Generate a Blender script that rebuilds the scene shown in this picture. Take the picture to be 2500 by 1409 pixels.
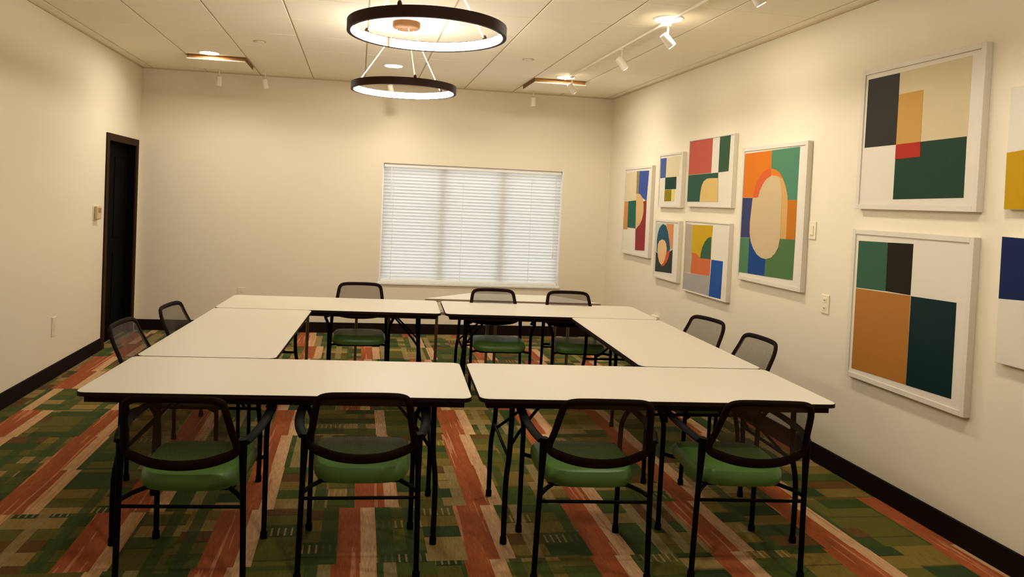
import bpy, bmesh, math, random
from mathutils import Vector, Matrix

for o in list(bpy.data.objects):
    bpy.data.objects.remove(o, do_unlink=True)
scene = bpy.context.scene
col = scene.collection

# ---------------------------------------------------------------- camera
def camera_axes(yaw, pitch, roll):
    cy, sy, cp, sp = math.cos(yaw), math.sin(yaw), math.cos(pitch), math.sin(pitch)
    f = Vector((sy * cp, cy * cp, sp)); r = Vector((cy, -sy, 0)); u = r.cross(f)
    c, s = math.cos(roll), math.sin(roll)
    return f, c * r + s * u, -s * r + c * u
CAM = Vector((1.2353, -3.5386, 1.6839))
fw, rt, up = camera_axes(0.1541, -0.0276, 0.0439)
cam_data = bpy.data.cameras.new('camera')
cam = bpy.data.objects.new('camera', cam_data); col.objects.link(cam)
m = Matrix((rt, up, -fw)).transposed().to_4x4(); m.translation = CAM
cam.matrix_world = m
cam_data.sensor_fit = 'HORIZONTAL'; cam_data.sensor_width = 36.0
cam_data.lens = 1805.98 / 2500 * 36.0
cam_data.shift_x = (1250 - 1154.1) / 2500
cam_data.shift_y = (538.0 - 704.5) / 2500
cam_data.clip_start = 0.02
scene.camera = cam

# ---------------------------------------------------------------- light levels, exposure
WARM = (1.0, 0.92, 0.77)
DOWNLIGHT = 74.0          # radiance of each recessed downlight lens
RING = 26.0               # radiance of the ring pendants' inner diffuser
SPOT = 4.5                # watts of each track spotlight
DAY = 0.60                 # overcast daylight outside the window
scene.view_settings.view_transform = 'Standard'
scene.view_settings.look = 'None'
scene.view_settings.gamma = 1.0
scene.view_settings.use_curve_mapping = False
scene.view_settings.exposure = 1.78

world = bpy.data.worlds.new('overcast_sky'); scene.world = world
world.use_nodes = True
bg = world.node_tree.nodes['Background']
bg.inputs[0].default_value = (0.93, 0.97, 1.0, 1); bg.inputs[1].default_value = DAY

# ---------------------------------------------------------------- room measures (metres)
XL, XR, YB, YF, H = -1.2895, 4.3881, 5.5376, -4.7, 3.049
PHI = -0.0521             # the ring of tables is turned a little against the room
BASE_H = 0.126
# ---------------------------------------------------------------- materials
def lin(c):
    return tuple(((v / 255) / 12.92 if v / 255 <= 0.04045 else ((v / 255 + 0.055) / 1.055) ** 2.4) for v in c)
class NT:
    """Small helper around a node tree."""
    def __init__(s, mat):
        s.t = mat.node_tree; s.n = s.t.nodes; s.bsdf = s.n.get('Principled BSDF')
    def node(s, kind, **kw):
        n = s.n.new(kind)
        for k, v in kw.items(): setattr(n, k, v)
        return n
    def link(s, a, b): s.t.links.new(a, b)
    def put(s, sock, v):
        if hasattr(v, 'is_linked') or isinstance(v, bpy.types.NodeSocket): s.link(v, sock)
        else: sock.default_value = v
    def math(s, op, a, b=0.0, c=None):
        n = s.node('ShaderNodeMath', operation=op)
        s.put(n.inputs[0], a); s.put(n.inputs[1], b)
        if c is not None: s.put(n.inputs[2], c)
        return n.outputs[0]
    def mix(s, f, a, b, blend='MIX'):
        n = s.node('ShaderNodeMix', data_type='RGBA', blend_type=blend)
        s.put(n.inputs[0], f)
        for i, v in ((6, a), (7, b)):
            if isinstance(v, tuple): n.inputs[i].default_value = (*v[:3], 1)
            else: s.link(v, n.inputs[i])
        return n.outputs[2]
def new_mat(name, rgb, rough=0.6, spec=0.4, metal=0.0, bump=0.0, bump_scale=200.0, vary=0.0, vary_scale=3.0):
    mt = bpy.data.materials.new(name); mt.use_nodes = True
    k = NT(mt); b = k.bsdf
    c = lin(rgb)
    b.inputs['Base Color'].default_value = (*c, 1)
    b.inputs['Roughness'].default_value = rough
    b.inputs['Metallic'].default_value = metal
    b.inputs['Specular IOR Level'].default_value = spec
    tc = k.node('ShaderNodeTexCoord')
    if vary:
        nz = k.node('ShaderNodeTexNoise'); nz.inputs['Scale'].default_value = vary_scale; nz.inputs['Detail'].default_value = 4
        k.link(tc.outputs['Object'], nz.inputs['Vector'])
        k.link(k.mix(nz.outputs[0], tuple(v * (1 - vary) for v in c), tuple(min(1, v * (1 + vary)) for v in c)), b.inputs['Base Color'])
    if bump:
        nz = k.node('ShaderNodeTexNoise'); nz.inputs['Scale'].default_value = bump_scale; nz.inputs['Detail'].default_value = 3
        k.link(tc.outputs['Object'], nz.inputs['Vector'])
        bp = k.node('ShaderNodeBump'); bp.inputs['Strength'].default_value = bump; bp.inputs['Distance'].default_value = 0.002
        k.link(nz.outputs[0], bp.inputs['Height']); k.link(bp.outputs[0], b.inputs['Normal'])
    return mt
def emit_mat(name, rgb, strength):
    mt = bpy.data.materials.new(name); mt.use_nodes = True
    b = mt.node_tree.nodes['Principled BSDF']
    b.inputs['Base Color'].default_value = (0.8, 0.8, 0.8, 1)
    b.inputs['Emission Color'].default_value = (*rgb, 1); b.inputs['Emission Strength'].default_value = strength
    return mt

M = {}
M['wall'] = new_mat('cream_wall_paint', (232, 221, 197), 0.75, 0.25, bump=0.08, bump_scale=260, vary=0.012, vary_scale=1.5)
M['tile'] = new_mat('ceiling_tile_board', (248, 239, 218), 0.9, 0.1, bump=0.25, bump_scale=320, vary=0.02)
M['grid'] = new_mat('ceiling_grid_metal', (206, 186, 150), 0.7, 0.2, vary=0.02)
M['base'] = new_mat('dark_baseboard_vinyl', (22, 9, 6), 0.7, 0.12, vary=0.1)
M['door'] = new_mat('dark_stained_door', (6, 3, 2), 0.8, 0.06, vary=0.15, vary_scale=9)
M['casing'] = new_mat('dark_brown_casing', (48, 26, 9), 0.7, 0.12, vary=0.12, vary_scale=9)
M['top'] = new_mat('cream_table_laminate', (218, 210, 192), 0.42, 0.4, vary=0.01, bump=0.02)
M['edge'] = new_mat('dark_brown_table_edge', (30, 11, 6), 0.65, 0.15, vary=0.1)
M['black'] = new_mat('black_powder_coat', (8, 5, 4), 0.65, 0.06, bump=0.05, vary=0.05)
M['frame'] = new_mat('dark_brown_chair_plastic', (26, 11, 5), 0.7, 0.08, bump=0.05, vary=0.06)
M['vinyl'] = new_mat('green_seat_vinyl', (78, 112, 52), 0.36, 0.45, bump=0.15, bump_scale=120, vary=0.06)
M['tanleg'] = new_mat('tan_metal_leg', (120, 102, 70), 0.5, 0.4, metal=0.3, vary=0.05)
M['tanedge'] = new_mat('tan_table_edge', (170, 146, 108), 0.6, 0.3, vary=0.04)
M['picframe'] = new_mat('white_picture_frame', (220, 211, 194), 0.5, 0.2, vary=0.01)
M['paper'] = new_mat('white_print_paper', (222, 213, 196), 0.6, 0.15, vary=0.008)
M['plate'] = new_mat('ivory_wall_plate', (236, 222, 194), 0.4, 0.4, vary=0.01)
M['dot'] = new_mat('grey_plate_detail', (150, 135, 110), 0.5, 0.3, vary=0.02)
M['bronze'] = new_mat('dark_bronze_ring', (46, 24, 8), 0.55, 0.2, metal=0.0, vary=0.06)
M['canopy'] = new_mat('bronze_canopy', (112, 74, 34), 0.5, 0.3, metal=0.0, vary=0.05)
M['cable'] = new_mat('pale_cable', (226, 216, 196), 0.5, 0.3, vary=0.02)
M['white'] = new_mat('white_fixture_metal', (238, 228, 208), 0.5, 0.3, vary=0.01)
M['vent'] = new_mat('shade_brown_vent_skirt', (132, 94, 52), 0.6, 0.2, vary=0.05)  # brown puts the shadowed sides of the dropped panel into the colour
M['winframe'] = new_mat('white_window_frame', (240, 238, 232), 0.45, 0.35, vary=0.01)
M['lens'] = emit_mat('downlight_lens_glow', (1.0, 0.935, 0.82), DOWNLIGHT)
M['ringglow'] = emit_mat('ring_diffuser_glow', (1.0, 0.945, 0.85), RING)
M['bulb'] = emit_mat('spot_bulb_glow', (1.0, 0.80, 0.52), 6.0)
M['thermo'] = new_mat('tan_thermostat_plastic', (206, 180, 146), 0.4, 0.4, vary=0.02)

def glass_mat():
    mt = bpy.data.materials.new('window_glass'); mt.use_nodes = True
    b = mt.node_tree.nodes['Principled BSDF']
    b.inputs['Base Color'].default_value = (0.97, 0.99, 0.98, 1)
    b.inputs['Roughness'].default_value = 0.0; b.inputs['IOR'].default_value = 1.05
    b.inputs['Transmission Weight'].default_value = 1.0
    return mt
M['glass'] = glass_mat()

def slat_mat():
    mt = bpy.data.materials.new('white_blind_slat'); mt.use_nodes = True
    k = NT(mt); out = k.n['Material Output']
    tr = k.node('ShaderNodeBsdfTranslucent'); tr.inputs[0].default_value = (0.86, 0.85, 0.82, 1)
    mx = k.node('ShaderNodeMixShader'); mx.inputs[0].default_value = 0.45
    k.bsdf.inputs['Base Color'].default_value = (0.90, 0.87, 0.82, 1); k.bsdf.inputs['Roughness'].default_value = 0.5
    k.link(k.bsdf.outputs[0], mx.inputs[1]); k.link(tr.outputs[0], mx.inputs[2]); k.link(mx.outputs[0], out.inputs[0])
    return mt
M['slat'] = slat_mat()

def mesh_mat():
    """Woven see-through chair mesh: dark threads with open holes between them."""
    mt = bpy.data.materials.new('brown_chair_mesh'); mt.use_nodes = True
    k = NT(mt); out = k.n['Material Output']
    k.bsdf.inputs['Base Color'].default_value = (*lin((58, 40, 26)), 1); k.bsdf.inputs['Roughness'].default_value = 0.7
    tc = k.node('ShaderNodeTexCoord'); sp = k.node('ShaderNodeSeparateXYZ'); k.link(tc.outputs['Object'], sp.inputs[0])
    a = k.math('LESS_THAN', k.math('FRACT', k.math('MULTIPLY', sp.outputs[0], 330.0)), 0.34)
    b = k.math('LESS_THAN', k.math('FRACT', k.math('MULTIPLY', sp.outputs[2], 330.0)), 0.34)
    thread = k.math('MAXIMUM', a, b)
    tr = k.node('ShaderNodeBsdfTransparent'); mx = k.node('ShaderNodeMixShader')
    k.link(thread, mx.inputs[0]); k.link(tr.outputs[0], mx.inputs[1]); k.link(k.bsdf.outputs[0], mx.inputs[2])
    k.link(mx.outputs[0], out.inputs[0])
    return mt
M['mesh'] = mesh_mat()

def carpet_mat():
    """Printed carpet: rust and cream runners over a patchwork of greens, all running down the room."""
    mt = bpy.data.materials.new('striped_patchwork_carpet'); mt.use_nodes = True
    k = NT(mt); b = k.bsdf
    b.inputs['Roughness'].default_value = 0.95; b.inputs['Specular IOR Level'].default_value = 0.12
    tc = k.node('ShaderNodeTexCoord'); sp = k.node('ShaderNodeSeparateXYZ'); k.link(tc.outputs['Object'], sp.inputs[0])
    x, y = sp.outputs[0], sp.outputs[1]
    def rnd(p, q, seed):
        n = k.node('ShaderNodeTexWhiteNoise', noise_dimensions='3D')
        cv = k.node('ShaderNodeCombineXYZ'); k.put(cv.inputs[0], p); k.put(cv.inputs[1], q); cv.inputs[2].default_value = seed
        k.link(cv.outputs[0], n.inputs[0]); return n.outputs[0]
    def band(f, lo, hi):
        return k.math('MULTIPLY', k.math('GREATER_THAN', f, lo), k.math('LESS_THAN', f, hi))
    def streak(sx, sy, detail=3):
        n = k.node('ShaderNodeTexNoise'); n.inputs['Scale'].default_value = 1.0; n.inputs['Detail'].default_value = detail
        cv = k.node('ShaderNodeCombineXYZ'); k.put(cv.inputs[0], k.math('MULTIPLY', x, sx)); k.put(cv.inputs[1], k.math('MULTIPLY', y, sy))
        k.link(cv.outputs[0], n.inputs['Vector']); return n.outputs[0]
    TILE = 0.61
    yt = k.math('DIVIDE', k.math('ADD', y, 0.17), TILE)
    row = k.math('FLOOR', yt)
    # green patchwork: wide low blocks, their widths changing from row to row
    cx = k.math('FLOOR', k.math('MULTIPLY', k.math('ADD', x, k.math('MULTIPLY', rnd(row, 3.0, 1.0), 0.5)), 3.4))
    cyo = k.math('MULTIPLY', rnd(cx, row, 2.0), 0.8)
    yb_ = k.math('ADD', k.math('MULTIPLY', y, 8.2), cyo)
    cy_ = k.math('FLOOR', yb_)
    r1 = rnd(cx, cy_, 5.0)
    ramp = k.node('ShaderNodeValToRGB'); ramp.color_ramp.interpolation = 'CONSTANT'
    pal = [(0.0, (88, 84, 24)), (0.2, (68, 78, 20)), (0.36, (118, 98, 38)), (0.52, (92, 62, 18)), (0.62, (52, 66, 14)), (0.76, (142, 118, 66)), (0.90, (42, 60, 20))]
    e = ramp.color_ramp.elements
    e[0].position, e[0].color = pal[0][0], (*lin(pal[0][1]), 1)
    e[1].position, e[1].color = pal[1][0], (*lin(pal[1][1]), 1)
    for p, c in pal[2:]:
        n = e.new(p); n.color = (*lin(c), 1)
    k.link(r1, ramp.inputs[0])
    colr = ramp.outputs[0]
    # some blocks carry a comb of pale dashes
    fx = k.math('FRACT', k.math('MULTIPLY', x, 31.0)); fy = k.math('FRACT', yb_)
    comb = k.math('MULTIPLY', k.math('MULTIPLY', k.math('LESS_THAN', fx, 0.3), band(fy, 0.1, 0.8)), k.math('GREATER_THAN', rnd(cx, cy_, 9.0), 0.955))
    colr = k.mix(k.math('MULTIPLY', comb, 0.6), colr, lin((176, 146, 96)))
    # dark and pale cross lines at block edges
    edge = k.math('MULTIPLY', k.math('LESS_THAN', fy, 0.10), k.math('GREATER_THAN', rnd(cx, cy_, 4.0), 0.5))
    colr = k.mix(k.math('MULTIPLY', edge, 0.6), colr, lin((44, 44, 14)))
    # narrow strips running down the room between the blocks
    sx_ = k.math('FLOOR', k.math('MULTIPLY', x, 17.0))
    rs = rnd(sx_, row, 12.0)
    colr = k.mix(k.math('MULTIPLY', k.math('LESS_THAN', rs, 0.13), 0.8), colr, lin((142, 122, 78)))
    colr = k.mix(k.math('MULTIPLY', k.math('GREATER_THAN', rs, 0.86), 0.8), colr, lin((52, 70, 22)))
    # rust and cream runners, shifting sideways from one carpet tile row to the next
    jog = k.math('MULTIPLY', k.math('SUBTRACT', rnd(row, 8.0, 3.0), 0.5), 0.34)
    u = k.math('ADD', k.math('DIVIDE', k.math('ADD', x, 0.06), TILE), jog)
    ti = k.math('FLOOR', u); f = k.math('FRACT', u)
    wv = k.math('MULTIPLY', rnd(ti, row, 6.0), 0.12)
    has = k.math('GREATER_THAN', rnd(ti, row, 15.0), 0.10)
    rust = k.math('MULTIPLY', band(f, 0.10, k.math('ADD', 0.26, wv)), has)
    cream = band(f, k.math('ADD', 0.26, wv), k.math('ADD', 0.385, wv))
    rsh = k.mix(streak(14, 1.6), lin((126, 58, 20)), lin((172, 90, 46)))
    rsh = k.mix(k.math('MULTIPLY', k.math('GREATER_THAN', streak(34, 1.1), 0.60), 0.55), rsh, lin((204, 144, 104)))
    csh = k.mix(streak(20, 1.6), lin((172, 128, 88)), lin((212, 172, 128)))
    csh = k.mix(k.math('MULTIPLY', k.math('GREATER_THAN', streak(40, 0.9, 2), 0.62), 0.5), csh, lin((172, 100, 62)))
    colr = k.mix(rust, colr, rsh)
    colr = k.mix(cream, colr, csh)
    # yarn streaks and pile
    st = streak(150, 14, 2)
    colr = k.mix(0.5, colr, k.mix(st, (0.0, 0.0, 0.0), (1.0, 1.0, 1.0)), 'OVERLAY')
    k.link(colr, b.inputs['Base Color'])
    b.inputs['Sheen Weight'].default_value = 0.10; b.inputs['Sheen Roughness'].default_value = 0.35
    nz = k.node('ShaderNodeTexNoise'); nz.inputs['Scale'].default_value = 420; k.link(tc.outputs['Object'], nz.inputs['Vector'])
    bp = k.node('ShaderNodeBump'); bp.inputs['Strength'].default_value = 0.5; bp.inputs['Distance'].default_value = 0.003
    k.link(nz.outputs[0], bp.inputs['Height']); k.link(bp.outputs[0], b.inputs['Normal'])
    return mt
M['carpet'] = carpet_mat()
ink_cache = {}
def ink(rgb):
    if rgb not in ink_cache:
        ink_cache[rgb] = new_mat('print_ink_%d_%d_%d' % rgb, tuple(v * 0.91 for v in rgb), 0.5, 0.10, vary=0.03, vary_scale=14)
    return ink_cache[rgb]

# ---------------------------------------------------------------- mesh helpers
def add_box(bm, x0, x1, y0, y1, z0, z1):
    vs = [bm.verts.new((x, y, z)) for x in (x0, x1) for y in (y0, y1) for z in (z0, z1)]
    for f in ((0, 1, 3, 2), (4, 6, 7, 5), (0, 4, 5, 1), (2, 3, 7, 6), (0, 2, 6, 4), (1, 5, 7, 3)):
        bm.faces.new([vs[i] for i in f])
def boxes(*bs):
    bm = bmesh.new()
    for b in bs: add_box(bm, *b)
    return bm
def bevel(bm, w, seg=2):
    bmesh.ops.bevel(bm, geom=bm.edges[:], offset=w, segments=seg, profile=0.5, affect='EDGES')
    return bm
def prism(bm, pts, axis, a, b):
    """Extrude a 2-D outline between a and b along an axis ('x','y','z')."""
    def v3(p, t):
        return {'x': (t, p[0], p[1]), 'y': (p[0], t, p[1]), 'z': (p[0], p[1], t)}[axis]
    A = [bm.verts.new(v3(p, a)) for p in pts]; B = [bm.verts.new(v3(p, b)) for p in pts]
    n = len(pts)
    bm.faces.new(A); bm.faces.new(B[::-1])
    for i in range(n): bm.faces.new((A[i], B[i], B[(i + 1) % n], A[(i + 1) % n]))
def catmull(pts, sub, closed=False):
    P = [Vector(p) for p in pts]; n = len(P); out = []
    for i in range(n if closed else n - 1):
        if closed: a, b, c, d = P[i - 1], P[i], P[(i + 1) % n], P[(i + 2) % n]
        else: a, b, c, d = P[max(i - 1, 0)], P[i], P[i + 1], P[min(i + 2, n - 1)]
        for j in range(sub):
            t = j / sub
            out.append(0.5 * ((2 * b) + (c - a) * t + (2 * a - 5 * b + 4 * c - d) * t * t + (3 * b - 3 * c + d - a) * t ** 3))
    if not closed: out.append(P[-1])
    return out
def tube(bm, pts, r, seg=8, closed=False, ry=None, ref=None, caps=True):
    """Sweep an ellipse (r across, ry along ref-normal) along points; r may be a list."""
    P = [Vector(p) for p in pts]; n = len(P); rings = []
    prev = None
    for i in range(n):
        if closed: t = (P[(i + 1) % n] - P[i - 1]).normalized()
        else: t = (P[min(i + 1, n - 1)] - P[max(i - 1, 0)]).normalized()
        base = Vector(ref) if ref else (prev if prev else (Vector((0, 0, 1)) if abs(t.z) < 0.9 else Vector((1, 0, 0))))
        u = base - t * base.dot(t)
        if u.length < 1e-5: u = t.orthogonal()
        u.normalize(); w = t.cross(u); prev = u
        ra = r[i] if isinstance(r, (list, tuple)) else r
        rb = ra if ry is None else ry
        rings.append([bm.verts.new(P[i] + u * rb * math.sin(2 * math.pi * k / seg) + w * ra * math.cos(2 * math.pi * k / seg)) for k in range(seg)])
    m_ = n if closed else n - 1
    for i in range(m_):
        A, B = rings[i], rings[(i + 1) % n]
        for k in range(seg): bm.faces.new((A[k], A[(k + 1) % seg], B[(k + 1) % seg], B[k]))
    if not closed and caps:
        bm.faces.new(rings[0][::-1]); bm.faces.new(rings[-1])
def lathe(bm, prof, seg=32, cx=0, cy=0, a0=0.0, a1=2 * math.pi, closed_profile=False):
    full = abs(a1 - a0 - 2 * math.pi) < 1e-6
    n = seg if full else seg + 1
    rings = []
    for i in range(n):
        a = a0 + (a1 - a0) * i / seg
        rings.append([bm.verts.new((cx + r * math.cos(a), cy + r * math.sin(a), z)) for r, z in prof])
    m_ = len(prof) if closed_profile else len(prof) - 1
    for i in range(seg):
        A, B = rings[i], rings[(i + 1) % n]
        for k in range(m_):
            q = (k + 1) % len(prof)
            bm.faces.new((A[k], B[k], B[q], A[q]))
    if closed_profile and not full:
        bm.faces.new(rings[0]); bm.faces.new(rings[-1][::-1])
    bmesh.ops.remove_doubles(bm, verts=bm.verts, dist=1e-6)
def rounded_rect(x0, x1, y0, y1, r, seg=5):
    pts = []
    for cx, cy, a in ((x1 - r, y1 - r, 0), (x0 + r, y1 - r, 90), (x0 + r, y0 + r, 180), (x1 - r, y0 + r, 270)):
        for i in range(seg + 1):
            t = math.radians(a + 90 * i / seg); pts.append((cx + r * math.cos(t), cy + r * math.sin(t)))
    return pts
def mesh_of(name, bm, mat, smooth=False):
    bmesh.ops.recalc_face_normals(bm, faces=bm.faces)
    me = bpy.data.meshes.new(name); bm.to_mesh(me); bm.free()
    me.materials.append(mat)
    if smooth:
        me.shade_smooth()
        try: me.set_sharp_from_angle(angle=math.radians(40))
        except Exception: pass
    return me
def link_mesh(name, me, parent=None):
    o = bpy.data.objects.new(name, me); col.objects.link(o)
    if parent is not None: o.parent = parent
    return o
def obj(name, bm, mat, parent=None, smooth=False):
    return link_mesh(name, mesh_of(name, bm, mat, smooth), parent)
def struct(name, bm, mat, parent=None, label=None, smooth=False):
    o = obj(name, bm, mat, parent, smooth)
    if parent is None: o['kind'] = 'structure'
    if label: o['label'] = label
    return o
def tag(o, label, cat, group=None):
    o['label'] = label; o['category'] = cat
    if group: o['group'] = group
    return o
def thing(name, label, cat, loc=(0, 0, 0), rz=0.0, group=None):
    o = bpy.data.objects.new(name, None); col.objects.link(o)
    o.location = loc; o.rotation_euler = (0, 0, rz); o.empty_display_size = 0.1
    return tag(o, label, cat, group)
def copy_tree(o, parent=None):
    c = o.copy(); col.objects.link(c)
    if parent is not None: c.parent = parent
    for ch in list(o.children): copy_tree(ch, c)
    return c
def table_to_room(x, y):
    c, s = math.cos(PHI), math.sin(PHI)
    return c * x - s * y, s * x + c * y

# ================================================================ the room
T = 0.16
struct('floor', boxes((XL - T, XR, YF, YB, -0.05, 0.0)), M['carpet'])
# back wall with the window opening
WX0, WX1, WZ0, WZ1 = 1.511, 3.779, 0.623, 2.088
struct('wall_back', boxes((XL - T, WX0, YB, YB + T, 0, H), (WX1, XR + T, YB, YB + T, 0, H), (WX0, WX1, YB, YB + T, 0, WZ0), (WX0, WX1, YB, YB + T, WZ1, H)), M['wall'])
# left wall with the doorway
DY0, DY1, DZ = 4.379, 5.454, 2.202
struct('wall_left', boxes((XL - T, XL, YF, DY0 + .05, 0, H), (XL - T, XL, DY1 - .05, YB, 0, H), (XL - T, XL, DY0 + .05, DY1 - .05, DZ - .05, H)), M['wall'])
struct('wall_right', boxes((XR, XR + T, YF, YB, 0, H)), M['wall'])
struct('wall_front', boxes((XL - T, XR + T, YF - T, YF, 0, H)), M['wall'])

# ceiling: a metal grid with lay-in boards, each board its own piece
ceiling = struct('ceiling', boxes((XL - T, XR + T, YF - T, YB + T, H + 0.008, H + 0.06)), M['grid'])
xs = [XL] + [-1.178 + 0.608 * i for i in range(10)] + [XR]
ys = [YF] + [1.21 + 0.64 * i for i in range(-9, 7)] + [YB]
tile_cache = {}
SKIP = {(2, len(ys) - 3), (8, len(ys) - 3)}
for i in range(len(xs) - 1):
    for j in range(len(ys) - 1):
        if (i, j) in SKIP: continue
        w, d = round(xs[i + 1] - xs[i] - 0.013, 4), round(ys[j + 1] - ys[j] - 0.006, 4)
        if w < 0.03 or d < 0.03: continue
        if (w, d) not in tile_cache:
            tile_cache[(w, d)] = mesh_of('ceiling_tile', bevel(boxes((-w / 2, w / 2, -d / 2, d / 2, 0, 0.008)), 0.002, 1), M['tile'])
        o = link_mesh('ceiling_tile', tile_cache[(w, d)], ceiling)
        o.location = ((xs[i] + xs[i + 1]) / 2, (ys[j] + ys[j + 1]) / 2, H)
# wall angle around the ceiling
struct('trim_1', boxes((XL, XL + 0.018, YF, YB, H - 0.012, H)), M['grid'])
struct('trim_2', boxes((XR - 0.018, XR, YF, YB, H - 0.012, H)), M['grid'])
struct('trim_3', boxes((XL + 0.018, XR - 0.018, YB - 0.018, YB, H - 0.012, H)), M['grid'])

# baseboards
def base_profile(bm_box):
    return bevel(bm_box, 0.003, 1)
struct('baseboard_back', base_profile(boxes((XL, XR, YB - 0.014, YB, 0, BASE_H))), M['base'])
struct('baseboard_left', base_profile(boxes((XL, XL + 0.014, YF, DY0, 0, BASE_H))), M['base'])
struct('baseboard_right', base_profile(boxes((XR - 0.014, XR, YF, YB - 0.014, 0, BASE_H))), M['base'])
struct('baseboard_front', base_profile(boxes((XL + 0.014, XR - 0.014, YF, YF + 0.014, 0, BASE_H))), M['base'])

# door: dark slab set back in a brown casing
door = struct('door_1', boxes((XL - 0.13, XL - 0.085, DY0 + 0.06, DY1 - 0.06, 0.0, DZ - 0.06)), M['door'], label='dark stained door set back in a brown casing')
obj('door_casing', bevel(boxes((XL - 0.005, XL + 0.016, DY0, DY0 + 0.075, 0, DZ)), 0.003, 1), M['casing'], door)
obj('door_casing', bevel(boxes((XL - 0.005, XL + 0.016, DY1 - 0.075, DY1, 0, DZ)), 0.003, 1), M['casing'], door)
obj('door_casing', bevel(boxes((XL - 0.005, XL + 0.016, DY0 + 0.0755, DY1 - 0.0755, DZ - 0.075, DZ)), 0.003, 1), M['casing'], door)
for a, b in ((DY0 + 0.05, DY0 + 0.06), (DY1 - 0.06, DY1 - 0.05)):
    obj('door_jamb', boxes((XL - 0.155, XL - 0.006, a, b, 0, DZ - 0.05)), M['door'], door)
obj('door_jamb', boxes((XL - 0.155, XL - 0.006, DY0 + 0.0605, DY1 - 0.0605, DZ - 0.06, DZ - 0.05)), M['door'], door)
for yy in (DY0 + 0.16, DY0 + 0.56):
    for z0, z1 in ((0.22, 0.95), (1.1, DZ - 0.22)):
        obj('door_panel', bevel(boxes((XL - 0.0849, XL - 0.078, yy, yy + 0.34, z0, z1)), 0.003, 1), M['door'], door)

# window: white frame, two mullions, glass panes, sill
win = struct('window_1', boxes((WX0, WX1, YB + 0.09, YB + 0.14, WZ0, WZ0 + 0.05), (WX0, WX1, YB + 0.09, YB + 0.14, WZ1 - 0.05, WZ1),
             (WX0, WX0 + 0.05, YB + 0.09, YB + 0.14, WZ0 + 0.05, WZ1 - 0.05), (WX1 - 0.05, WX1, YB + 0.09, YB + 0.14, WZ0 + 0.05, WZ1 - 0.05)), M['winframe'], label='white three-light window behind closed blinds')
ww = (WX1 - WX0) / 3
for i in (1, 2):
    xm = WX0 + ww * i
    obj('mullion', boxes((xm - 0.035, xm + 0.035, YB + 0.085, YB + 0.145, WZ0 + 0.05, WZ1 - 0.05)), M['winframe'], win)
for i in range(3):
    a = WX0 + ww * i + (0.05 if i == 0 else 0.035); b = WX0 + ww * (i + 1) - (0.05 if i == 2 else 0.035)
    obj('pane', boxes((a, b, YB + 0.112, YB + 0.116, WZ0 + 0.05, WZ1 - 0.05)), M['glass'], win)
for a, b in ((WX0 + 0.0005, WX0 + 0.012), (WX1 - 0.012, WX1 - 0.0005)):
    obj('reveal_trim', boxes((a, b, YB + 0.001, YB + 0.0895, WZ0 + 0.013, WZ1 - 0.001)), M['winframe'], win)
obj('window_sill', bevel(boxes((WX0 - 0.012, WX1 + 0.012, YB - 0.02, YB - 0.001, WZ0 - 0.018, WZ0 + 0.012)), 0.003, 1), M['winframe'], win)
obj('sill_board', boxes((WX0 + 0.0005, WX1 - 0.0005, YB, YB + 0.0895, WZ0 + 0.0005, WZ0 + 0.012)), M['winframe'], win)

# ================================================================ window blind
blind = thing('window_blind', 'white horizontal slat blind closed over the wide window', 'blind', (0, 0, 0))
BX0, BX1, BYC = WX0 + 0.02, WX1 - 0.02, YB + 0.042
obj('head_rail', bevel(boxes((BX0, BX1, BYC - 0.022, BYC + 0.022, WZ1 - 0.045, WZ1 - 0.004)), 0.003, 1), M['winframe'], blind)
nsl = 35; z_top, z_bot = WZ1 - 0.06, WZ0 + 0.065
pitch = (z_top - z_bot) / (nsl - 1)
bm = bmesh.new(); hw = (BX1 - BX0) / 2; half = pitch * 0.62; prof = []
for t in (-1, -0.5, 0, 0.5, 1):            # a closed, slightly cupped slat
    prof.append((t * 0.019 + 0.003 * (1 - t * t), -t * half))
va = [bm.verts.new((-hw, p[0], p[1])) for p in prof]; vb = [bm.verts.new((hw, p[0], p[1])) for p in prof]
for i in range(4): bm.faces.new((va[i], va[i + 1], vb[i + 1], vb[i]))
slat = mesh_of('slat', bm, M['slat'])
for i in range(nsl):
    o = link_mesh('slat', slat, blind)
    o.location = ((BX0 + BX1) / 2, BYC, z_bot + pitch * i)
    o.rotation_euler = (math.radians(random.Random(i).uniform(-3, 3)), 0, 0)
obj('bottom_rail', bevel(boxes((BX0, BX1, BYC - 0.016, BYC + 0.016, WZ0 + 0.014, WZ0 + 0.046)), 0.004, 1), M['winframe'], blind)
for fx in (0.055, 0.44, 0.83):
    xx = BX0 + (BX1 - BX0) * fx
    obj('ladder_tape', boxes((xx - 0.0022, xx + 0.0022, BYC - 0.0275, BYC - 0.0265, WZ0 + 0.045, WZ1 - 0.045)), M['slat'], blind)
b2 = bmesh.new(); tube(b2, [(BX0 + 0.09, BYC - 0.03, WZ1 - 0.05), (BX0 + 0.092, BYC - 0.03, WZ1 - 0.45)], 0.005, 6)
obj('tilt_wand', b2, M['winframe'], blind)
b2 = bmesh.new(); tube(b2, [(BX1 - 0.07, BYC - 0.03, WZ1 - 0.05), (BX1 - 0.07, BYC - 0.03, WZ0 + 0.42)], 0.0022, 5); tube(b2, [(BX1 - 0.07, BYC - 0.03, WZ0 + 0.42), (BX1 - 0.07, BYC - 0.03, WZ0 + 0.36)], 0.007, 6)
obj('pull_cord', b2, M['cable'], blind)

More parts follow.
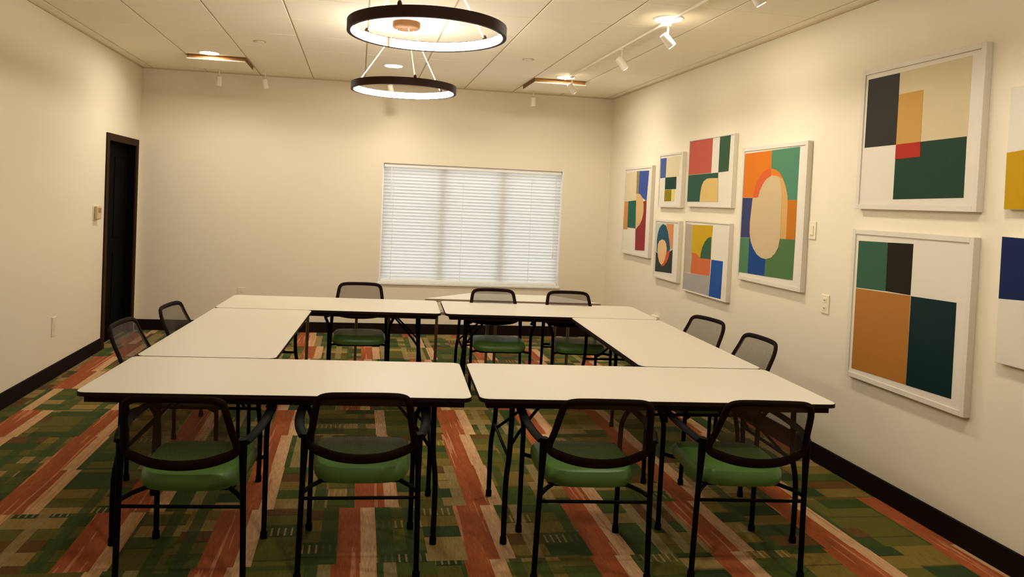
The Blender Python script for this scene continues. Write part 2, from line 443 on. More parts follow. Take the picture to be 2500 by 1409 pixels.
# ================================================================ ceiling fixtures
def make_downlight():
    t = thing('recessed_downlight', '', 'ceiling light')
    bm = bmesh.new(); lathe(bm, [(0.112, 0.0), (0.108, -0.006), (0.092, -0.008), (0.088, -0.002)], 32)
    obj('trim_ring', bm, M['white'], t, True)
    bm = bmesh.new(); lathe(bm, [(0.0001, -0.006), (0.06, -0.0055), (0.0885, -0.003)], 32)
    obj('lens', bm, M['lens'], t, True)
    return t
dl0 = make_downlight()
DL = [(-0.305, 4.28, 'lit recessed ceiling downlight near the dark door, beside a square air diffuser'),
      (1.541, 4.27, 'lit recessed ceiling downlight above the window, beyond the ring pendants'),
      (3.389, 4.23, 'lit recessed ceiling downlight near the corner of window wall and art wall'),
      (3.389, 1.561, 'lit recessed ceiling downlight above the art wall, crossed by the track rail'),
      (1.541, -1.9, 'added lit recessed ceiling downlight, unseen, far from the window in the middle of the room'),  # added lamp outside the view, fills the front of the room
      (3.389, -1.15, 'added lit recessed ceiling downlight, unseen, far from the window by the art wall')]  # also added, unseen: more light from the front on the art side
for i, (x, y, lb) in enumerate(DL):
    o = dl0 if i == 0 else copy_tree(dl0)
    o.location = (x, y, H); tag(o, lb, 'ceiling light', 'recessed ceiling downlights')

def make_diffuser(x, lb):
    t = thing('air_diffuser', lb, 'air vent', (x, 4.73, H), 0, 'square ceiling air diffusers')
    obj('skirt', boxes((-0.285, 0.285, -0.30, 0.30, -0.040, 0.008)), M['vent'], t)
    obj('face_plate', bevel(boxes((-0.292, 0.292, -0.307, 0.307, -0.047, -0.0401)), 0.002, 1), M['tile'], t)
make_diffuser(xs[2] + 0.304, 'square ceiling air diffuser with shade-brown skirt near the dark door')
make_diffuser(xs[8] + 0.304, 'square ceiling air diffuser with shade-brown skirt near the art wall')

for x, y, lb in ((0.284, 3.508, 'small round sprinkler cover in the ceiling on the door side'), (2.785, 3.417, 'small round sprinkler cover in the ceiling on the art wall side')):
    t = thing('sprinkler_cover', lb, 'sprinkler', (x, y, H), 0, 'round sprinkler covers')
    bm = bmesh.new(); lathe(bm, [(0.0001, -0.012), (0.036, -0.011), (0.042, -0.006), (0.042, 0.0)], 24); obj('cap', bm, M['white'], t, True)
    bm = bmesh.new(); lathe(bm, [(0.043, -0.003), (0.058, -0.003), (0.06, 0.0)], 24); obj('flange', bm, M['grid'], t, True)

# track rail on the art side, and single spotlights
rail = obj('track_rail', bevel(boxes((3.381, 3.399, -1.2, 4.25, H - 0.030, H - 0.012)), 0.003, 1), M['white'])
tag(rail, 'thin white lighting track on the ceiling along the art wall', 'track')
def spotlight(x, y, zc, target, lb, lit=False, power=SPOT):
    lit = lit or abs(x - 3.39) < 0.02
    t = thing('spotlight', lb, 'spotlight', (x, y, zc), 0, 'small white ceiling spotlights')
    top = -0.0305 if abs(x - 3.39) < 0.02 else 0.0
    bm = bmesh.new(); tube(bm, [(0, 0, top), (0, 0, -0.13)], 0.006, 8); tube(bm, [(0, 0, top), (0, 0, top - 0.018)], 0.022, 12)
    obj('stem', bm, M['white'], t)
    d = (Vector(target) - Vector((x, y, zc - 0.15))).normalized(); c = Vector((0, 0, -0.155))
    bm = bmesh.new()
    tube(bm, [c - d * 0.055, c - d * 0.05, c + d * 0.045, c + d * 0.055], [0.022, 0.03, 0.033, 0.031], 16)
    obj('head', bm, M['white'], t, True)
    bm = bmesh.new(); tube(bm, [c + d * 0.0555, c + d * 0.057], 0.026, 16)
    obj('bulb', bm, M['bulb'] if lit else M['dot'], t)
    if not lit: return
    L = bpy.data.lights.new('spot_beam', 'SPOT'); L.energy = power; L.color = WARM; L.spot_size = math.radians(110); L.spot_blend = 1.0; L.shadow_soft_size = 0.025
    lo = bpy.data.objects.new('spot_beam', L); col.objects.link(lo); lo.parent = t
    lo.location = c + d * 0.062; lo.rotation_euler = d.to_track_quat('-Z', 'Y').to_euler()
spotlight(3.39, 1.56, H, (XR, 1.45, 1.7), 'white track spotlight aimed at the large orange and green art print')
spotlight(3.39, 2.50, H, (XR, 2.75, 1.8), 'white track spotlight aimed at the red and green art print')
spotlight(3.39, 3.99, H, (XR, 4.35, 1.8), 'white track spotlight nearest the window wall on the rail')
spotlight(3.39, 0.35, H, (XR, 0.25, 1.3), 'added unseen white track spotlight aimed at the two large block prints')  # added beyond the view to brighten the underlit art wall
spotlight(3.39, -0.85, H, (XR, -0.85, 1.3), 'added unseen white track spotlight aimed at the two canvases')  # second added spotlight, out of view, same fill for the wall
spotlight(-0.36, 5.13, H, (-0.5, YB, 1.6), 'white ceiling spotlight behind the air diffuser near the dark door')
spotlight(0.14, 5.13, H, (0.3, YB, 1.6), 'white ceiling spotlight between the air diffuser and the window')
spotlight(1.55, 4.95, H, (1.9, YB, 1.7), 'white lit ceiling spotlight above the window seen through the ring pendant', True, 2.5)
spotlight(3.25, 5.13, H, (3.3, YB, 1.8), 'white ceiling spotlight behind the air diffuser by the art wall')

# ring pendants
def make_pendant(x, y, z, R, angles, gap, lb):
    t = thing('ring_pendant', lb, 'pendant lamp', (x, y, z), 0, 'round ring pendant lamps')
    hB = 0.055
    bm = bmesh.new(); lathe(bm, [(R, 0.0), (R, hB), (R - 0.020, hB), (R - 0.020, hB - 0.003), (R - 0.006, hB - 0.003), (R - 0.006, 0.003), (R - 0.020, 0.003), (R - 0.020, 0.0)], 96, closed_profile=True)
    obj('ring_band', bm, M['bronze'], t, True)
    bm = bmesh.new(); g = 0.02
    lathe(bm, [(R - 0.007, 0.0035), (R - 0.007, hB - 0.0035), (R - 0.015, hB - 0.0035), (R - 0.0185, hB - 0.010), (R - 0.0185, 0.010), (R - 0.015, 0.0035)], 90, a0=gap + g, a1=gap + 2 * math.pi - g, closed_profile=True)
    obj('diffuser', bm, M['ringglow'], t, True)
    bm = bmesh.new(); lathe(bm, [(R - 0.0065, 0.0032), (R - 0.0065, hB - 0.0032), (R - 0.0185, hB - 0.0032), (R - 0.0185, 0.0032)], 2, a0=gap - g * 0.9, a1=gap + g * 0.9, closed_profile=True)
    obj('diffuser_joint', bm, M['canopy'], t)
    top = H - z
    bm = bmesh.new(); lathe(bm, [(0.0001, top - 0.05), (0.092, top - 0.05), (0.104, top - 0.042), (0.108, top - 0.03), (0.108, top)], 32)
    obj('canopy', bm, M['canopy'], t, True)
    for a in angles:
        px, py = (R - 0.010) * math.cos(a), (R - 0.010) * math.sin(a)
        bm = bmesh.new(); tube(bm, [(px, py, hB), (0.075 * math.cos(a), 0.075 * math.sin(a), top - 0.05)], 0.0042, 6)
        c = obj('suspension_cable', bm, M['cable'], t)
        bm = bmesh.new(); lathe(bm, [(0.012, hB - 0.001), (0.012, hB + 0.010), (0.007, hB + 0.022), (0.0001, hB + 0.022)], 12, px, py); obj('cable_grip', bm, M['bronze'], c, True)
    return t
rad = math.radians
make_pendant(1.561, 0.422, 2.544, 0.423, [rad(33), rad(140), rad(246)], rad(118), 'bronze ring pendant lamp hanging over the tables, farther from the window')
make_pendant(1.553, 2.32, 2.505, 0.412, [rad(38), rad(158), rad(278)], rad(260), 'bronze ring pendant lamp hanging over the tables, closer to the window')

# ================================================================ wall fixtures
def plate(name, lb, cat, wall, a, z, w, h, parts, group=None):
    """A small wall plate; wall is 'l', 'r' or 'b', a the position along it."""
    if wall == 'l': loc, rz = (XL, a, z), math.pi / 2
    elif wall == 'r': loc, rz = (XR, a, z), -math.pi / 2
    else: loc, rz = (a, YB, z), 0.0
    t = thing(name, lb, cat, loc, rz, group)
    obj('cover_plate', bevel(boxes((-w / 2, w / 2, -0.008, 0, -h / 2, h / 2)), 0.003, 2), M['plate'], t)
    for n, x0, x1, z0, z1, dep, mt in parts:
        obj(n, bevel(boxes((x0, x1, -0.008 - dep, -0.0081, z0, z1)), min(0.0015, dep * 0.4), 1), M[mt], t)
sockets = [('socket', -0.017, 0.017, 0.012, 0.042, 0.003, 'plate'), ('socket', -0.017, 0.017, -0.042, -0.012, 0.003, 'plate'), ('screw', -0.003, 0.003, -0.003, 0.003, 0.002, 'dot')]
plate('wall_outlet', 'ivory wall outlet low on the wall beside the dark door', 'outlet', 'l', 3.2, 0.45, 0.085, 0.165, sockets, 'wall outlets')
plate('wall_outlet', 'ivory wall outlet low on the window wall', 'outlet', 'b', -0.096, 0.46, 0.085, 0.13, sockets, 'wall outlets')
plate('light_switch', 'single ivory rocker switch plate beside the large orange and green print', 'light switch', 'r', 1.215, 1.575, 0.078, 0.125, [('rocker', -0.017, 0.017, -0.034, 0.034, 0.006, 'plate')])
plate('wall_outlet', 'ivory wall outlet below the art prints, over the table level', 'outlet', 'r', 1.03, 1.083, 0.085, 0.128, sockets[:2] + [('slot', -0.008, 0.008, 0.021, 0.031, 0.0045, 'dot'), ('slot', -0.008, 0.008, -0.033, -0.023, 0.0045, 'dot')], 'wall outlets')
t = thing('cable_box', 'small ivory cable box low on the art wall, near the window', 'wall box', (XR, 3.84, 0.515), -math.pi / 2)
obj('box_body', bevel(boxes((-0.07, 0.07, -0.035, 0, -0.05, 0.035)), 0.004, 1), M['plate'], t)
obj('box_cover', bevel(boxes((-0.06, 0.06, -0.04, -0.0351, -0.04, 0.025)), 0.002, 1), M['plate'], t)
t = thing('thermostat', 'small tan thermostat on the wall beside the dark door', 'thermostat', (XL, 4.135, 1.40), math.pi / 2)
obj('back_plate', bevel(boxes((-0.075, 0.075, -0.008, 0, -0.07, 0.07)), 0.003, 1), M['plate'], t)
obj('body', bevel(boxes((-0.062, 0.062, -0.04, -0.0081, -0.066, 0.066)), 0.012, 3), M['thermo'], t)
obj('display', boxes((-0.04, 0.04, -0.0415, -0.0401, 0.0, 0.045)), M['dot'], t)

# ================================================================ art on the right wall
ART = {
'P1': [
  ((236, 216, 172), [(4.909,2.084), (4.524,2.092), (4.504,1.760), (4.889,1.751)]),
  ((150, 138, 98), [(4.524,2.092), (4.434,2.092), (4.432,1.836), (4.504,1.760)]),
  ((62, 84, 160), [(4.434,2.092), (4.161,2.088), (4.194,1.755), (4.438,1.821)]),
  ((152, 44, 46), [(4.191,1.762), (4.183,1.209), (4.460,1.195), (4.487,1.577), (4.426,1.730)]),
  ((215, 150, 80), [(4.889,1.747), (4.739,1.749), (4.737,1.420), (4.869,1.414)]),
  ((24, 98, 84), [(4.739,1.749), (4.504,1.760), (4.485,1.441), (4.731,1.442)]),
  ((228, 188, 128), [(4.506,1.839), (4.392,1.833), (4.315,1.791), (4.266,1.717), (4.262,1.628), (4.291,1.553), (4.354,1.491), (4.468,1.432)]),
],
'P2': [
  ((80, 95, 158), [(3.858,2.203), (3.711,2.204), (3.712,2.000), (3.849,1.996)]),
  ((236, 220, 178), [(3.704,2.204), (3.374,2.209), (3.399,2.004), (3.705,2.000)]),
  ((24, 66, 50), [(3.719,2.001), (3.449,2.004), (3.444,1.881), (3.717,1.878)]),
  ((152, 132, 10), [(3.717,1.875), (3.548,1.876), (3.544,1.760), (3.719,1.756)]),
  ((244, 224, 130), [(3.548,1.876), (3.475,1.877), (3.476,1.762), (3.544,1.760)]),
],
'P3': [
  ((200, 206, 188), [(3.884,1.524), (3.455,1.532), (3.439,1.035), (3.865,1.016)]),
  ((226, 150, 84), [(3.623,1.526), (3.454,1.530), (3.455,1.272), (3.599,1.330)]),
  ((34, 84, 110), [(3.846,1.230), (3.854,1.342), (3.841,1.413), (3.807,1.471), (3.756,1.508), (3.710,1.521), (3.640,1.506), (3.588,1.454), (3.543,1.361), (3.513,1.275), (3.588,1.194), (3.756,1.181)]),
  ((42, 54, 40), [(3.866,1.221), (3.688,1.186), (3.452,1.273), (3.451,1.037), (3.865,1.017)]),
  ((216, 84, 54), [(3.643,1.094), (3.703,1.085), (3.749,1.125), (3.655,1.189), (3.578,1.243), (3.519,1.268), (3.525,1.213), (3.566,1.149)]),
  ((242, 196, 136), [(3.717,1.361), (3.655,1.354), (3.611,1.323), (3.592,1.276), (3.598,1.221), (3.625,1.164), (3.663,1.119), (3.711,1.098), (3.763,1.124), (3.801,1.177), (3.824,1.245), (3.820,1.302), (3.784,1.343)]),
],
'P4': [
  ((200, 92, 76), [(3.178,2.338), (2.715,2.346), (2.717,2.020), (3.183,2.013)]),
  ((56, 90, 60), [(2.584,2.351), (2.394,2.350), (2.401,2.026), (2.584,2.020)]),
  ((46, 90, 70), [(3.183,2.011), (2.584,2.019), (2.565,1.762), (3.177,1.757)]),
  ((234, 198, 122), [(2.801,1.967), (2.745,1.973), (2.581,1.971), (2.568,1.761), (2.914,1.758), (2.909,1.833), (2.890,1.901), (2.857,1.944)]),
],
'P5': [
  ((190, 176, 152), [(3.187,1.548), (3.041,1.541), (3.017,1.087), (3.179,1.078)]),
  ((176, 168, 160), [(3.178,1.076), (2.641,1.096), (2.643,0.913), (3.184,0.899)]),
  ((212, 172, 14), [(3.036,1.540), (2.631,1.550), (2.643,1.246), (3.023,1.241)]),
  ((218, 112, 60), [(3.017,1.282), (2.927,1.276), (2.841,1.241), (2.640,1.248), (2.644,1.098), (3.022,1.084)]),
  ((52, 96, 66), [(2.650,1.448), (2.710,1.433), (2.763,1.401), (2.810,1.344), (2.835,1.287), (2.841,1.241), (2.640,1.248)]),
  ((26, 84, 164), [(2.622,1.246), (2.415,1.250), (2.422,0.923), (2.638,0.914)]),
],
'P6': [
  ((230, 126, 28), [(2.141,2.160), (1.740,2.165), (1.729,1.944), (1.931,1.800), (2.149,1.800)]),
  ((84, 140, 106), [(1.740,2.165), (1.374,2.170), (1.375,1.786), (1.536,1.785), (1.605,1.942), (1.737,2.022)]),
  ((58, 64, 108), [(2.148,1.798), (1.950,1.798), (1.938,1.483), (2.138,1.472)]),
  ((88, 132, 92), [(2.138,1.470), (1.958,1.479), (1.949,1.193), (2.147,1.186)]),
  ((22, 70, 138), [(1.999,1.479), (1.850,1.401), (1.729,1.348), (1.750,1.326), (1.750,1.195), (1.998,1.190)]),
  ((84, 122, 70), [(1.561,1.494), (1.371,1.498), (1.376,1.205), (1.750,1.195), (1.747,1.336), (1.614,1.398)]),
  ((202, 122, 24), [(1.519,1.784), (1.375,1.785), (1.371,1.499), (1.508,1.495)]),
  ((222, 172, 104), [(1.625,1.962), (1.574,1.951), (1.529,1.891), (1.494,1.816), (1.487,1.762), (1.484,1.496), (1.578,1.495)]),
  ((222, 100, 50), [(1.733,2.025), (1.797,2.019), (1.861,1.991), (1.915,1.943), (1.950,1.891), (1.977,1.801), (1.891,1.798), (1.781,1.863), (1.714,1.944)]),
  ((232, 132, 46), [(1.733,2.025), (1.669,2.014), (1.619,1.992), (1.570,1.949), (1.623,1.942), (1.725,1.944)]),
  ((216, 190, 146), [(1.717,1.971), (1.652,1.966), (1.600,1.952), (1.575,1.861), (1.566,1.761), (1.560,1.602), (1.561,1.494), (1.576,1.431), (1.612,1.383), (1.663,1.345), (1.736,1.327), (1.804,1.331), (1.869,1.352), (1.929,1.395), (1.971,1.446), (1.994,1.509), (2.000,1.606), (1.989,1.703), (1.979,1.795), (1.895,1.804), (1.877,1.853), (1.839,1.905), (1.789,1.946)]),
],
'P7': [
  ((226, 206, 164), [(0.408,2.544), (-0.112,2.548), (-0.110,2.128), (0.216,2.122), (0.408,2.119)]),
  ((52, 48, 42), [(0.682,2.542), (0.411,2.542), (0.408,2.119), (0.684,2.117)]),
  ((34, 66, 46), [(0.408,2.119), (-0.105,2.128), (-0.108,1.807), (0.408,1.796)]),
  ((212, 162, 84), [(0.408,2.413), (0.218,2.416), (0.216,2.122), (0.408,2.119)]),
  ((186, 48, 30), [(0.408,2.119), (0.216,2.123), (0.212,2.038), (0.409,2.033)]),
],
'P8': [
  ((58, 98, 74), [(0.687,1.534), (0.428,1.539), (0.424,1.248), (0.687,1.238)]),
  ((34, 28, 12), [(0.428,1.539), (0.223,1.544), (0.223,1.251), (0.424,1.249)]),
  ((184, 122, 50), [(0.687,1.234), (0.222,1.248), (0.217,0.740), (0.686,0.727)]),
  ((14, 42, 44), [(0.217,1.247), (-0.105,1.256), (-0.108,0.748), (0.215,0.739)]),
],
'P9': [
  ((208, 160, 6), [(-0.356,2.028), (-0.583,2.049), (-0.596,1.758), (-0.360,1.752)]),
],
'P10': [
  ((22, 38, 84), [(-0.360,1.618), (-0.697,1.612), (-0.701,1.335), (-0.362,1.314)]),
],

}
FRAMES = {   # y of far edge, y of near edge, z bottom, z top, frame width, label, framed?
 'P1': (4.892, 4.066, 1.135, 2.143, 0.028, 'framed print with blue, red and cream half circle nearest the window'),
 'P2': (3.880, 3.312, 1.695, 2.248, 0.022, 'small framed print of a blue and a green block above the blue arch print'),
 'P3': (3.912, 3.318, 0.955, 1.566, 0.022, 'small framed print with a blue arch and cream oval'),
 'P4': (3.188, 2.318, 1.710, 2.345, 0.012, 'print with a red square, green bar and yellow arch'),
 'P5': (3.184, 2.322, 0.905, 1.580, 0.012, 'print with a yellow field, green arch and blue block'),
 'P6': (2.168, 1.270, 1.130, 2.207, 0.030, 'tall framed print with a cream oval over orange, green and blue'),
 'P7': (0.734, -0.200, 1.734, 2.602, 0.030, 'large framed print of black, gold, red and green blocks'),
 'P8': (0.742, -0.199, 0.674, 1.605, 0.030, 'large framed print of teal, black, orange and dark blue blocks'),
 'P9': (-0.356, -0.985, 1.752, 2.345, 0.0, 'canvas with a yellow lower half'),
 'P10': (-0.360, -0.985, 1.000, 1.618, 0.0, 'canvas with a navy blue upper half'),
}
for key, (ya, yb_, z0, z1, fwid, lb) in FRAMES.items():
    t = thing('art_print' if fwid else 'art_canvas', lb + ' on the art wall' if len(lb.split()) < 8 else lb, 'wall art', (XR, (ya + yb_) / 2, z0), 0, 'art hung on the wall')
    cy_, hw_, hh = (ya + yb_) / 2, (ya - yb_) / 2, z1 - z0
    def rb(y0, y1, a, b, x0, x1): return (x0, x1, y0, y1, a, b)
    if fwid:
        f_ = fwid; D = -0.040
        for b in ((-hw_, -hw_ + f_, 0, hh), (hw_ - f_, hw_, 0, hh), (-hw_ + f_ + .0003, hw_ - f_ - .0003, 0, f_), (-hw_ + f_ + .0003, hw_ - f_ - .0003, hh - f_, hh)):
            obj('frame_rail', bevel(boxes((D, -0.0005, b[0], b[1], b[2], b[3])), 0.0015, 1), M['picframe'], t)
        sheet = obj('print_sheet', boxes((-0.033, -0.004, -hw_ + f_ + .0005, hw_ - f_ - .0005, f_ + .0005, hh - f_ - .0005)), M['paper'], t)
        xf = -0.033
    else:
        sheet = obj('canvas_body', bevel(boxes((-0.036, -0.0005, -hw_, hw_, 0, hh)), 0.002, 1), M['paper'], t)
        xf = -0.036
    lo, hi = (fwid + 0.0015, fwid + 0.0015) if fwid else (0.0, 0.0)
    for n_, (rgb, poly) in enumerate(ART[key]):
        pts = []
        for (py, pz) in poly:
            a = min(max(py - cy_, -hw_ + lo), hw_ - lo); b = min(max(pz - z0, lo), hh - lo)
            if not pts or (abs(a - pts[-1][0]) + abs(b - pts[-1][1])) > 0.002: pts.append((a, b))
        bm = bmesh.new(); prism(bm, pts, 'x', xf - 0.0004 * (n_ + 1), xf - 0.00005)
        obj('color_field', bm, ink(rgb), sheet)

# ================================================================ tables
TOP_Z = 0.74
def make_folding_table(L, W=0.762, inset=0.155):
    t = thing('folding_table', '', 'table')
    bm = bmesh.new(); prism(bm, rounded_rect(-L / 2 + .002, L / 2 - .002, -W / 2 + .002, W / 2 - .002, 0.045), 'z', TOP_Z - 0.017, TOP_Z)
    obj('tabletop', bm, M['top'], t)
    bm = bmesh.new(); o_ = rounded_rect(-L / 2, L / 2, -W / 2, W / 2, 0.047); i_ = rounded_rect(-L / 2 + .0025, L / 2 - .0025, -W / 2 + .0025, W / 2 - .0025, 0.0445)
    n = len(o_)
    lay = [[bm.verts.new((p[0], p[1], z)) for p in P_] for P_, z in ((o_, TOP_Z - 0.020), (o_, TOP_Z - 0.0015), (i_, TOP_Z - 0.0005), (i_, TOP_Z - 0.020))]
    for k in range(4):
        A, B = lay[k], lay[(k + 1) % 4]
        for i in range(n): bm.faces.new((A[i], A[(i + 1) % n], B[(i + 1) % n], B[i]))
    obj('edge_band', bm, M['edge'], t)
    a, b, c, d = -L / 2 + 0.035, L / 2 - 0.035, -W / 2 + 0.03, W / 2 - 0.03
    obj('apron', boxes((a, b, c, c + 0.022, TOP_Z - 0.052, TOP_Z - 0.0205), (a, b, d - 0.022, d, TOP_Z - 0.052, TOP_Z - 0.0205),
                       (a, a + 0.022, c + .022, d - .022, TOP_Z - 0.052, TOP_Z - 0.0205), (b - 0.022, b, c + .022, d - .022, TOP_Z - 0.052, TOP_Z - 0.0205)), M['edge'], t)
    for s in (-1, 1):
        x = s * (L / 2 - inset)
        for q in (-1, 1):
            bm = bmesh.new()
            tube(bm, catmull([(x - s * 0.02, q * 0.27, TOP_Z - 0.03), (x - s * 0.015, q * 0.275, 0.45), (x, q * 0.293, 0.30), (x, q * 0.293, 0.012)], 4), 0.0135, 10)
            lg = obj('leg', bm, M['black'], t, True)
            bm = bmesh.new(); lathe(bm, [(0.0001, 0.0), (0.017, 0.0), (0.017, 0.03), (0.0136, 0.035)], 12, x, q * 0.293); obj('foot_cap', bm, M['black'], lg, True)
        bm = bmesh.new(); tube(bm, [(x - s * 0.02, -0.27, TOP_Z - 0.038), (x - s * 0.02, 0.27, TOP_Z - 0.038)], 0.012, 8); obj('crossbar', bm, M['black'], t, True); bm = bmesh.new(); tube(bm, [(x - s * 0.012, -0.28, 0.42), (x - s * 0.012, 0.28, 0.42)], 0.009, 8)
        obj('crossbar', bm, M['black'], t, True)
        bm = bmesh.new()
        tube(bm, catmull([(x - s * 0.014, -0.20, 0.42), (x - s * 0.10, -0.12, 0.52), (x - s * 0.26, -0.05, TOP_Z - 0.06), (x - s * 0.34, -0.04, TOP_Z - 0.022)], 4), 0.008, 8)
        obj('brace', bm, M['black'], t, True); bm = bmesh.new()
        tube(bm, catmull([(x - s * 0.014, 0.20, 0.42), (x - s * 0.10, 0.12, 0.52), (x - s * 0.26, 0.05, TOP_Z - 0.06), (x - s * 0.34, 0.04, TOP_Z - 0.022)], 4), 0.008, 8)
        obj('brace', bm, M['black'], t, True)
    return t
t180 = make_folding_table(1.81); t179 = make_folding_table(1.785, inset=0.10)
def place_table(proto, x, y, turned, lb, first=False):
    o = proto if first else copy_tree(proto)
    X_, Y_ = table_to_room(x, y); o.location = (X_, Y_, 0); o.rotation_euler = (0, 0, PHI + (math.pi / 2 if turned else 0))
    tag(o, lb, 'table', 'cream folding tables set in a hollow square')
place_table(t180, 0.905, 0.381, False, 'cream folding table farthest from the window, on the door side of the square', True)
place_table(t180, 2.752, 0.381, False, 'cream folding table farthest from the window, on the art wall side')
place_table(t179, 0.388, 1.664, True, 'cream folding table along the door side of the square', True)
place_table(t179, 3.272, 1.664, True, 'cream folding table along the art wall side of the square')
place_table(t180, 0.905, 2.946, False, 'cream folding table on the window side of the square, toward the door')
place_table(t180, 2.752, 2.946, False, 'cream folding table on the window side of the square, toward the art wall')

def make_trapezoid(lb, zt, poly, legs):
    cx = sum(p[0] for p in poly) / len(poly); cy = sum(p[1] for p in poly) / len(poly)
    X_, Y_ = table_to_room(cx, cy)
    t = thing('trapezoid_table', lb, 'table', (X_, Y_, 0), PHI)
    pts = [(p[0] - cx, p[1] - cy) for p in poly]
    bm = bmesh.new(); prism(bm, pts, 'z', zt - 0.003, zt); obj('tabletop', bm, M['top'], t)
    bm = bmesh.new(); prism(bm, pts, 'z', zt - 0.03, zt - 0.0031); obj('table_core', bm, M['tanedge'], t)
    for (lx, ly) in legs:
        bm = bmesh.new(); tube(bm, [(lx - cx, ly - cy, 0.008), (lx - cx, ly - cy, zt - 0.03)], 0.0145, 10); lg = obj('leg', bm, M['tanleg'], t, True)
        bm = bmesh.new(); lathe(bm, [(0.0001, 0), (0.019, 0), (0.019, 0.012), (0.015, 0.02)], 12, lx - cx, ly - cy); obj('foot_glide', bm, M['black'], lg, True)
make_trapezoid('cream trapezoid table with tan legs under the window, behind two chairs', TOP_Z, [(1.71, 3.46), (3.40, 3.46), (3.05, 3.95), (2.17, 3.95)],
               [(2.40, 3.55), (3.11, 3.55), (2.36, 3.86), (3.05, 3.86)])
make_trapezoid('low cream trapezoid table with tan legs behind the chair beside the window', 0.62, [(0.50, 3.44), (2.00, 3.44), (1.62, 3.96), (0.88, 3.96)],
               [(0.63, 3.50), (1.83, 3.50), (1.06, 3.88), (1.38, 3.88)])

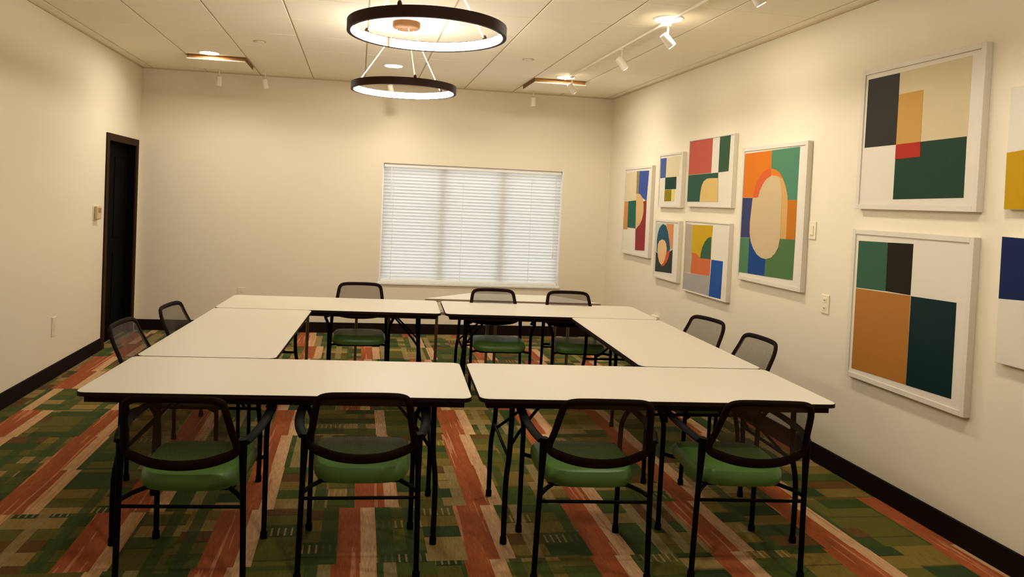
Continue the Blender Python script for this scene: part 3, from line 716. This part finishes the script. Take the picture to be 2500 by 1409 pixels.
# ================================================================ chairs
def make_chair():
    t = thing('mesh_back_chair', '', 'chair')
    for s in (-1, 1):
        # rear leg: floor to the back hub
        bm = bmesh.new()
        P_ = catmull([(s * 0.258, -0.275, 0.012), (s * 0.252, -0.282, 0.30), (s * 0.247, -0.290, 0.50), (s * 0.243, -0.296, 0.655)], 5)
        tube(bm, P_, [0.0125 + 0.006 * max(0, (p.z - 0.45) / 0.2) for p in P_], 10)
        lg = obj('leg', bm, M['black'], t, True)
        bm = bmesh.new(); lathe(bm, [(0.0001, 0), (0.017, 0), (0.017, 0.03), (0.0127, 0.035)], 12, s * 0.258, -0.275); obj('foot_cap', bm, M['black'], lg, True)
        # front leg: floor, up, bulging out into the arm
        bm = bmesh.new()
        tube(bm, catmull([(s * 0.2525, 0.222, 0.012), (s * 0.2525, 0.215, 0.35), (s * 0.253, 0.210, 0.54), (s * 0.266, 0.208, 0.60), (s * 0.284, 0.198, 0.640), (s * 0.286, 0.165, 0.662)], 5), 0.0125, 10)
        lg = obj('leg', bm, M['black'], t, True)
        bm = bmesh.new(); lathe(bm, [(0.0001, 0), (0.017, 0), (0.017, 0.03), (0.0127, 0.035)], 12, s * 0.2525, 0.222); obj('foot_cap', bm, M['black'], lg, True)
        # armrest: flat bar sweeping back to the hub
        bm = bmesh.new()
        tube(bm, catmull([(s * 0.262, 0.205, 0.650), (s * 0.281, 0.170, 0.664), (s * 0.288, 0.06, 0.666), (s * 0.288, -0.08, 0.662), (s * 0.276, -0.20, 0.652), (s * 0.252, -0.285, 0.638)], 5), 0.022, 10, ry=0.011, ref=(0, 0, 1))
        obj('armrest', bm, M['black'], t, True)
        # seat brackets
        bm = bmesh.new()
        tube(bm, [(s * 0.250, -0.282, 0.390), (s * 0.215, -0.235, 0.402), (s * 0.17, -0.18, 0.406)], 0.010, 8)
        obj('seat_bracket', bm, M['black'], t, True); bm = bmesh.new()
        tube(bm, [(s * 0.253, 0.212, 0.405), (s * 0.215, 0.17, 0.406), (s * 0.17, 0.14, 0.406)], 0.010, 8)
        obj('seat_bracket', bm, M['black'], t, True)
    bm = bmesh.new(); tube(bm, [(-0.252, -0.281, 0.365), (0.252, -0.281, 0.365)], 0.008, 8); obj('stretcher', bm, M['black'], t, True)
    # back frame loop and the mesh stretched in it
    half = [(0.0, -0.440, 0.856), (0.09, -0.437, 0.855), (0.152, -0.430, 0.850), (0.184, -0.418, 0.832), (0.197, -0.400, 0.785), (0.210, -0.356, 0.70), (0.223, -0.322, 0.635), (0.218, -0.312, 0.605), (0.180, -0.322, 0.586), (0.10, -0.346, 0.568), (0.0, -0.356, 0.562)]
    loop = half + [(-p[0], p[1], p[2]) for p in half[-2:0:-1]]
    L_ = catmull(loop, 4, True)
    bm = bmesh.new(); tube(bm, L_, [0.0155 + 0.007 * max(0.0, min(1.0, (0.615 - p.z) / 0.03)) for p in L_], 10, closed=True, ry=0.011, ref=(0, 1, 0.15))
    obj('back_frame', bm, M['frame'], t, True)
    bm = bmesh.new(); cz = 0.71; rings = []
    for sc in (0.985, 0.75, 0.5, 0.25):
        rr = []
        for p in L_:
            y_side = p.y; x_ = p.x * sc; z_ = cz + (p.z - cz) * sc
            tz = (z_ - 0.562) / (0.856 - 0.562); yc = -0.356 - 0.084 * tz + 0.03 * math.sin(math.pi * tz)
            y_ = y_side * sc + yc * (1 - sc) if sc > 0.9 else yc + (1 - 0) * 0.045 * (x_ / 0.23) ** 2
            rr.append(bm.verts.new((x_, y_, z_)))
        rings.append(rr)
    n = len(L_)
    for A, B in zip(rings, rings[1:]):
        for i in range(n): bm.faces.new((A[i], A[(i + 1) % n], B[(i + 1) % n], B[i]))
    cv = bm.verts.new((0, -0.356 - 0.084 * 0.51 + 0.03, cz))
    for i in range(n): bm.faces.new((rings[-1][i], rings[-1][(i + 1) % n], cv))
    obj('mesh_back', bm, M['mesh'], t, True)
    # seat cushion
    bm = bmesh.new(); N = 48; rings = []
    def outline(sc, z, dip=0.0):
        rr = []
        for i in range(N):
            a = 2 * math.pi * i / N; ca, sa = math.cos(a), math.sin(a); e = 0.50
            ux = math.copysign(abs(ca) ** e, ca); uy = math.copysign(abs(sa) ** e, sa)
            wx = 0.226 + 0.010 * uy
            x_, y_ = ux * wx * sc, uy * 0.235 * sc + 0.005
            zz = z - dip * max(0, (y_ - 0.12) / 0.12) ** 2 - 0.012 * max(0, -y_ / 0.23) ** 2
            rr.append(bm.verts.new((x_, y_, zz)))
        return rr
    for sc, z, dp in ((0.90, 0.412, 0.0), (0.975, 0.418, 0.004), (1.0, 0.438, 0.010), (0.99, 0.464, 0.016), (0.93, 0.483, 0.020), (0.78, 0.487, 0.012), (0.5, 0.483, 0.0), (0.2, 0.480, 0.0)):
        rings.append(outline(sc, z, dp))
    for A, B in zip(rings, rings[1:]):
        for i in range(N): bm.faces.new((A[i], A[(i + 1) % N], B[(i + 1) % N], B[i]))
    bm.faces.new(rings[0][::-1]); bm.faces.new(rings[-1])
    seat = obj('seat', bm, M['vinyl'], t, True)
    bm = bmesh.new(); prism(bm, rounded_rect(-0.19, 0.19, -0.19, 0.20, 0.04), 'z', 0.398, 0.4115); obj('seat_pan', bm, M['black'], t)
    return t
chair0 = make_chair()
G = 'black mesh-back chairs with green seats around the tables'
CH = [(0.578, -0.095, -3.5, 'black mesh-back chair with green seat, opposite the window, nearest the door-side wall'),
      (1.300, -0.040, -1.5, 'black mesh-back chair with green seat, opposite the window, second from the door-side wall'),
      (2.345, -0.130, -4.0, 'black mesh-back chair with green seat, opposite the window, second from the art wall'),
      (3.085, -0.150, -5.0, 'black mesh-back chair with green seat, opposite the window, nearest the art wall'),
      (0.285, 1.115, -95.0, 'dark mesh-back chair on the door side of the tables, farther from the window'),
      (0.385, 1.815, -98.0, 'dark mesh-back chair on the door side of the tables, closer to the window'),
      (3.48, 1.63, 102.0, 'dark mesh-back chair on the art wall side of the tables, closer to the window'),
      (3.46, 0.945, 92.0, 'dark mesh-back chair on the art wall side of the tables, farther from the window'),
      (1.283, 2.985, 180.0, 'dark mesh-back chair with its back to the window, nearest the door-side wall'),
      (2.48, 2.77, 177.0, 'dark mesh-back chair with its back to the window, middle of three'),
      (3.18, 2.73, 176.0, 'dark mesh-back chair with its back to the window, nearest the art wall')]
for i, (x, y, a, lb) in enumerate(CH):
    o = chair0 if i == 0 else copy_tree(chair0)
    o.location = (x, y, 0); o.rotation_euler = (0, 0, math.radians(a)); tag(o, lb, 'chair', G)
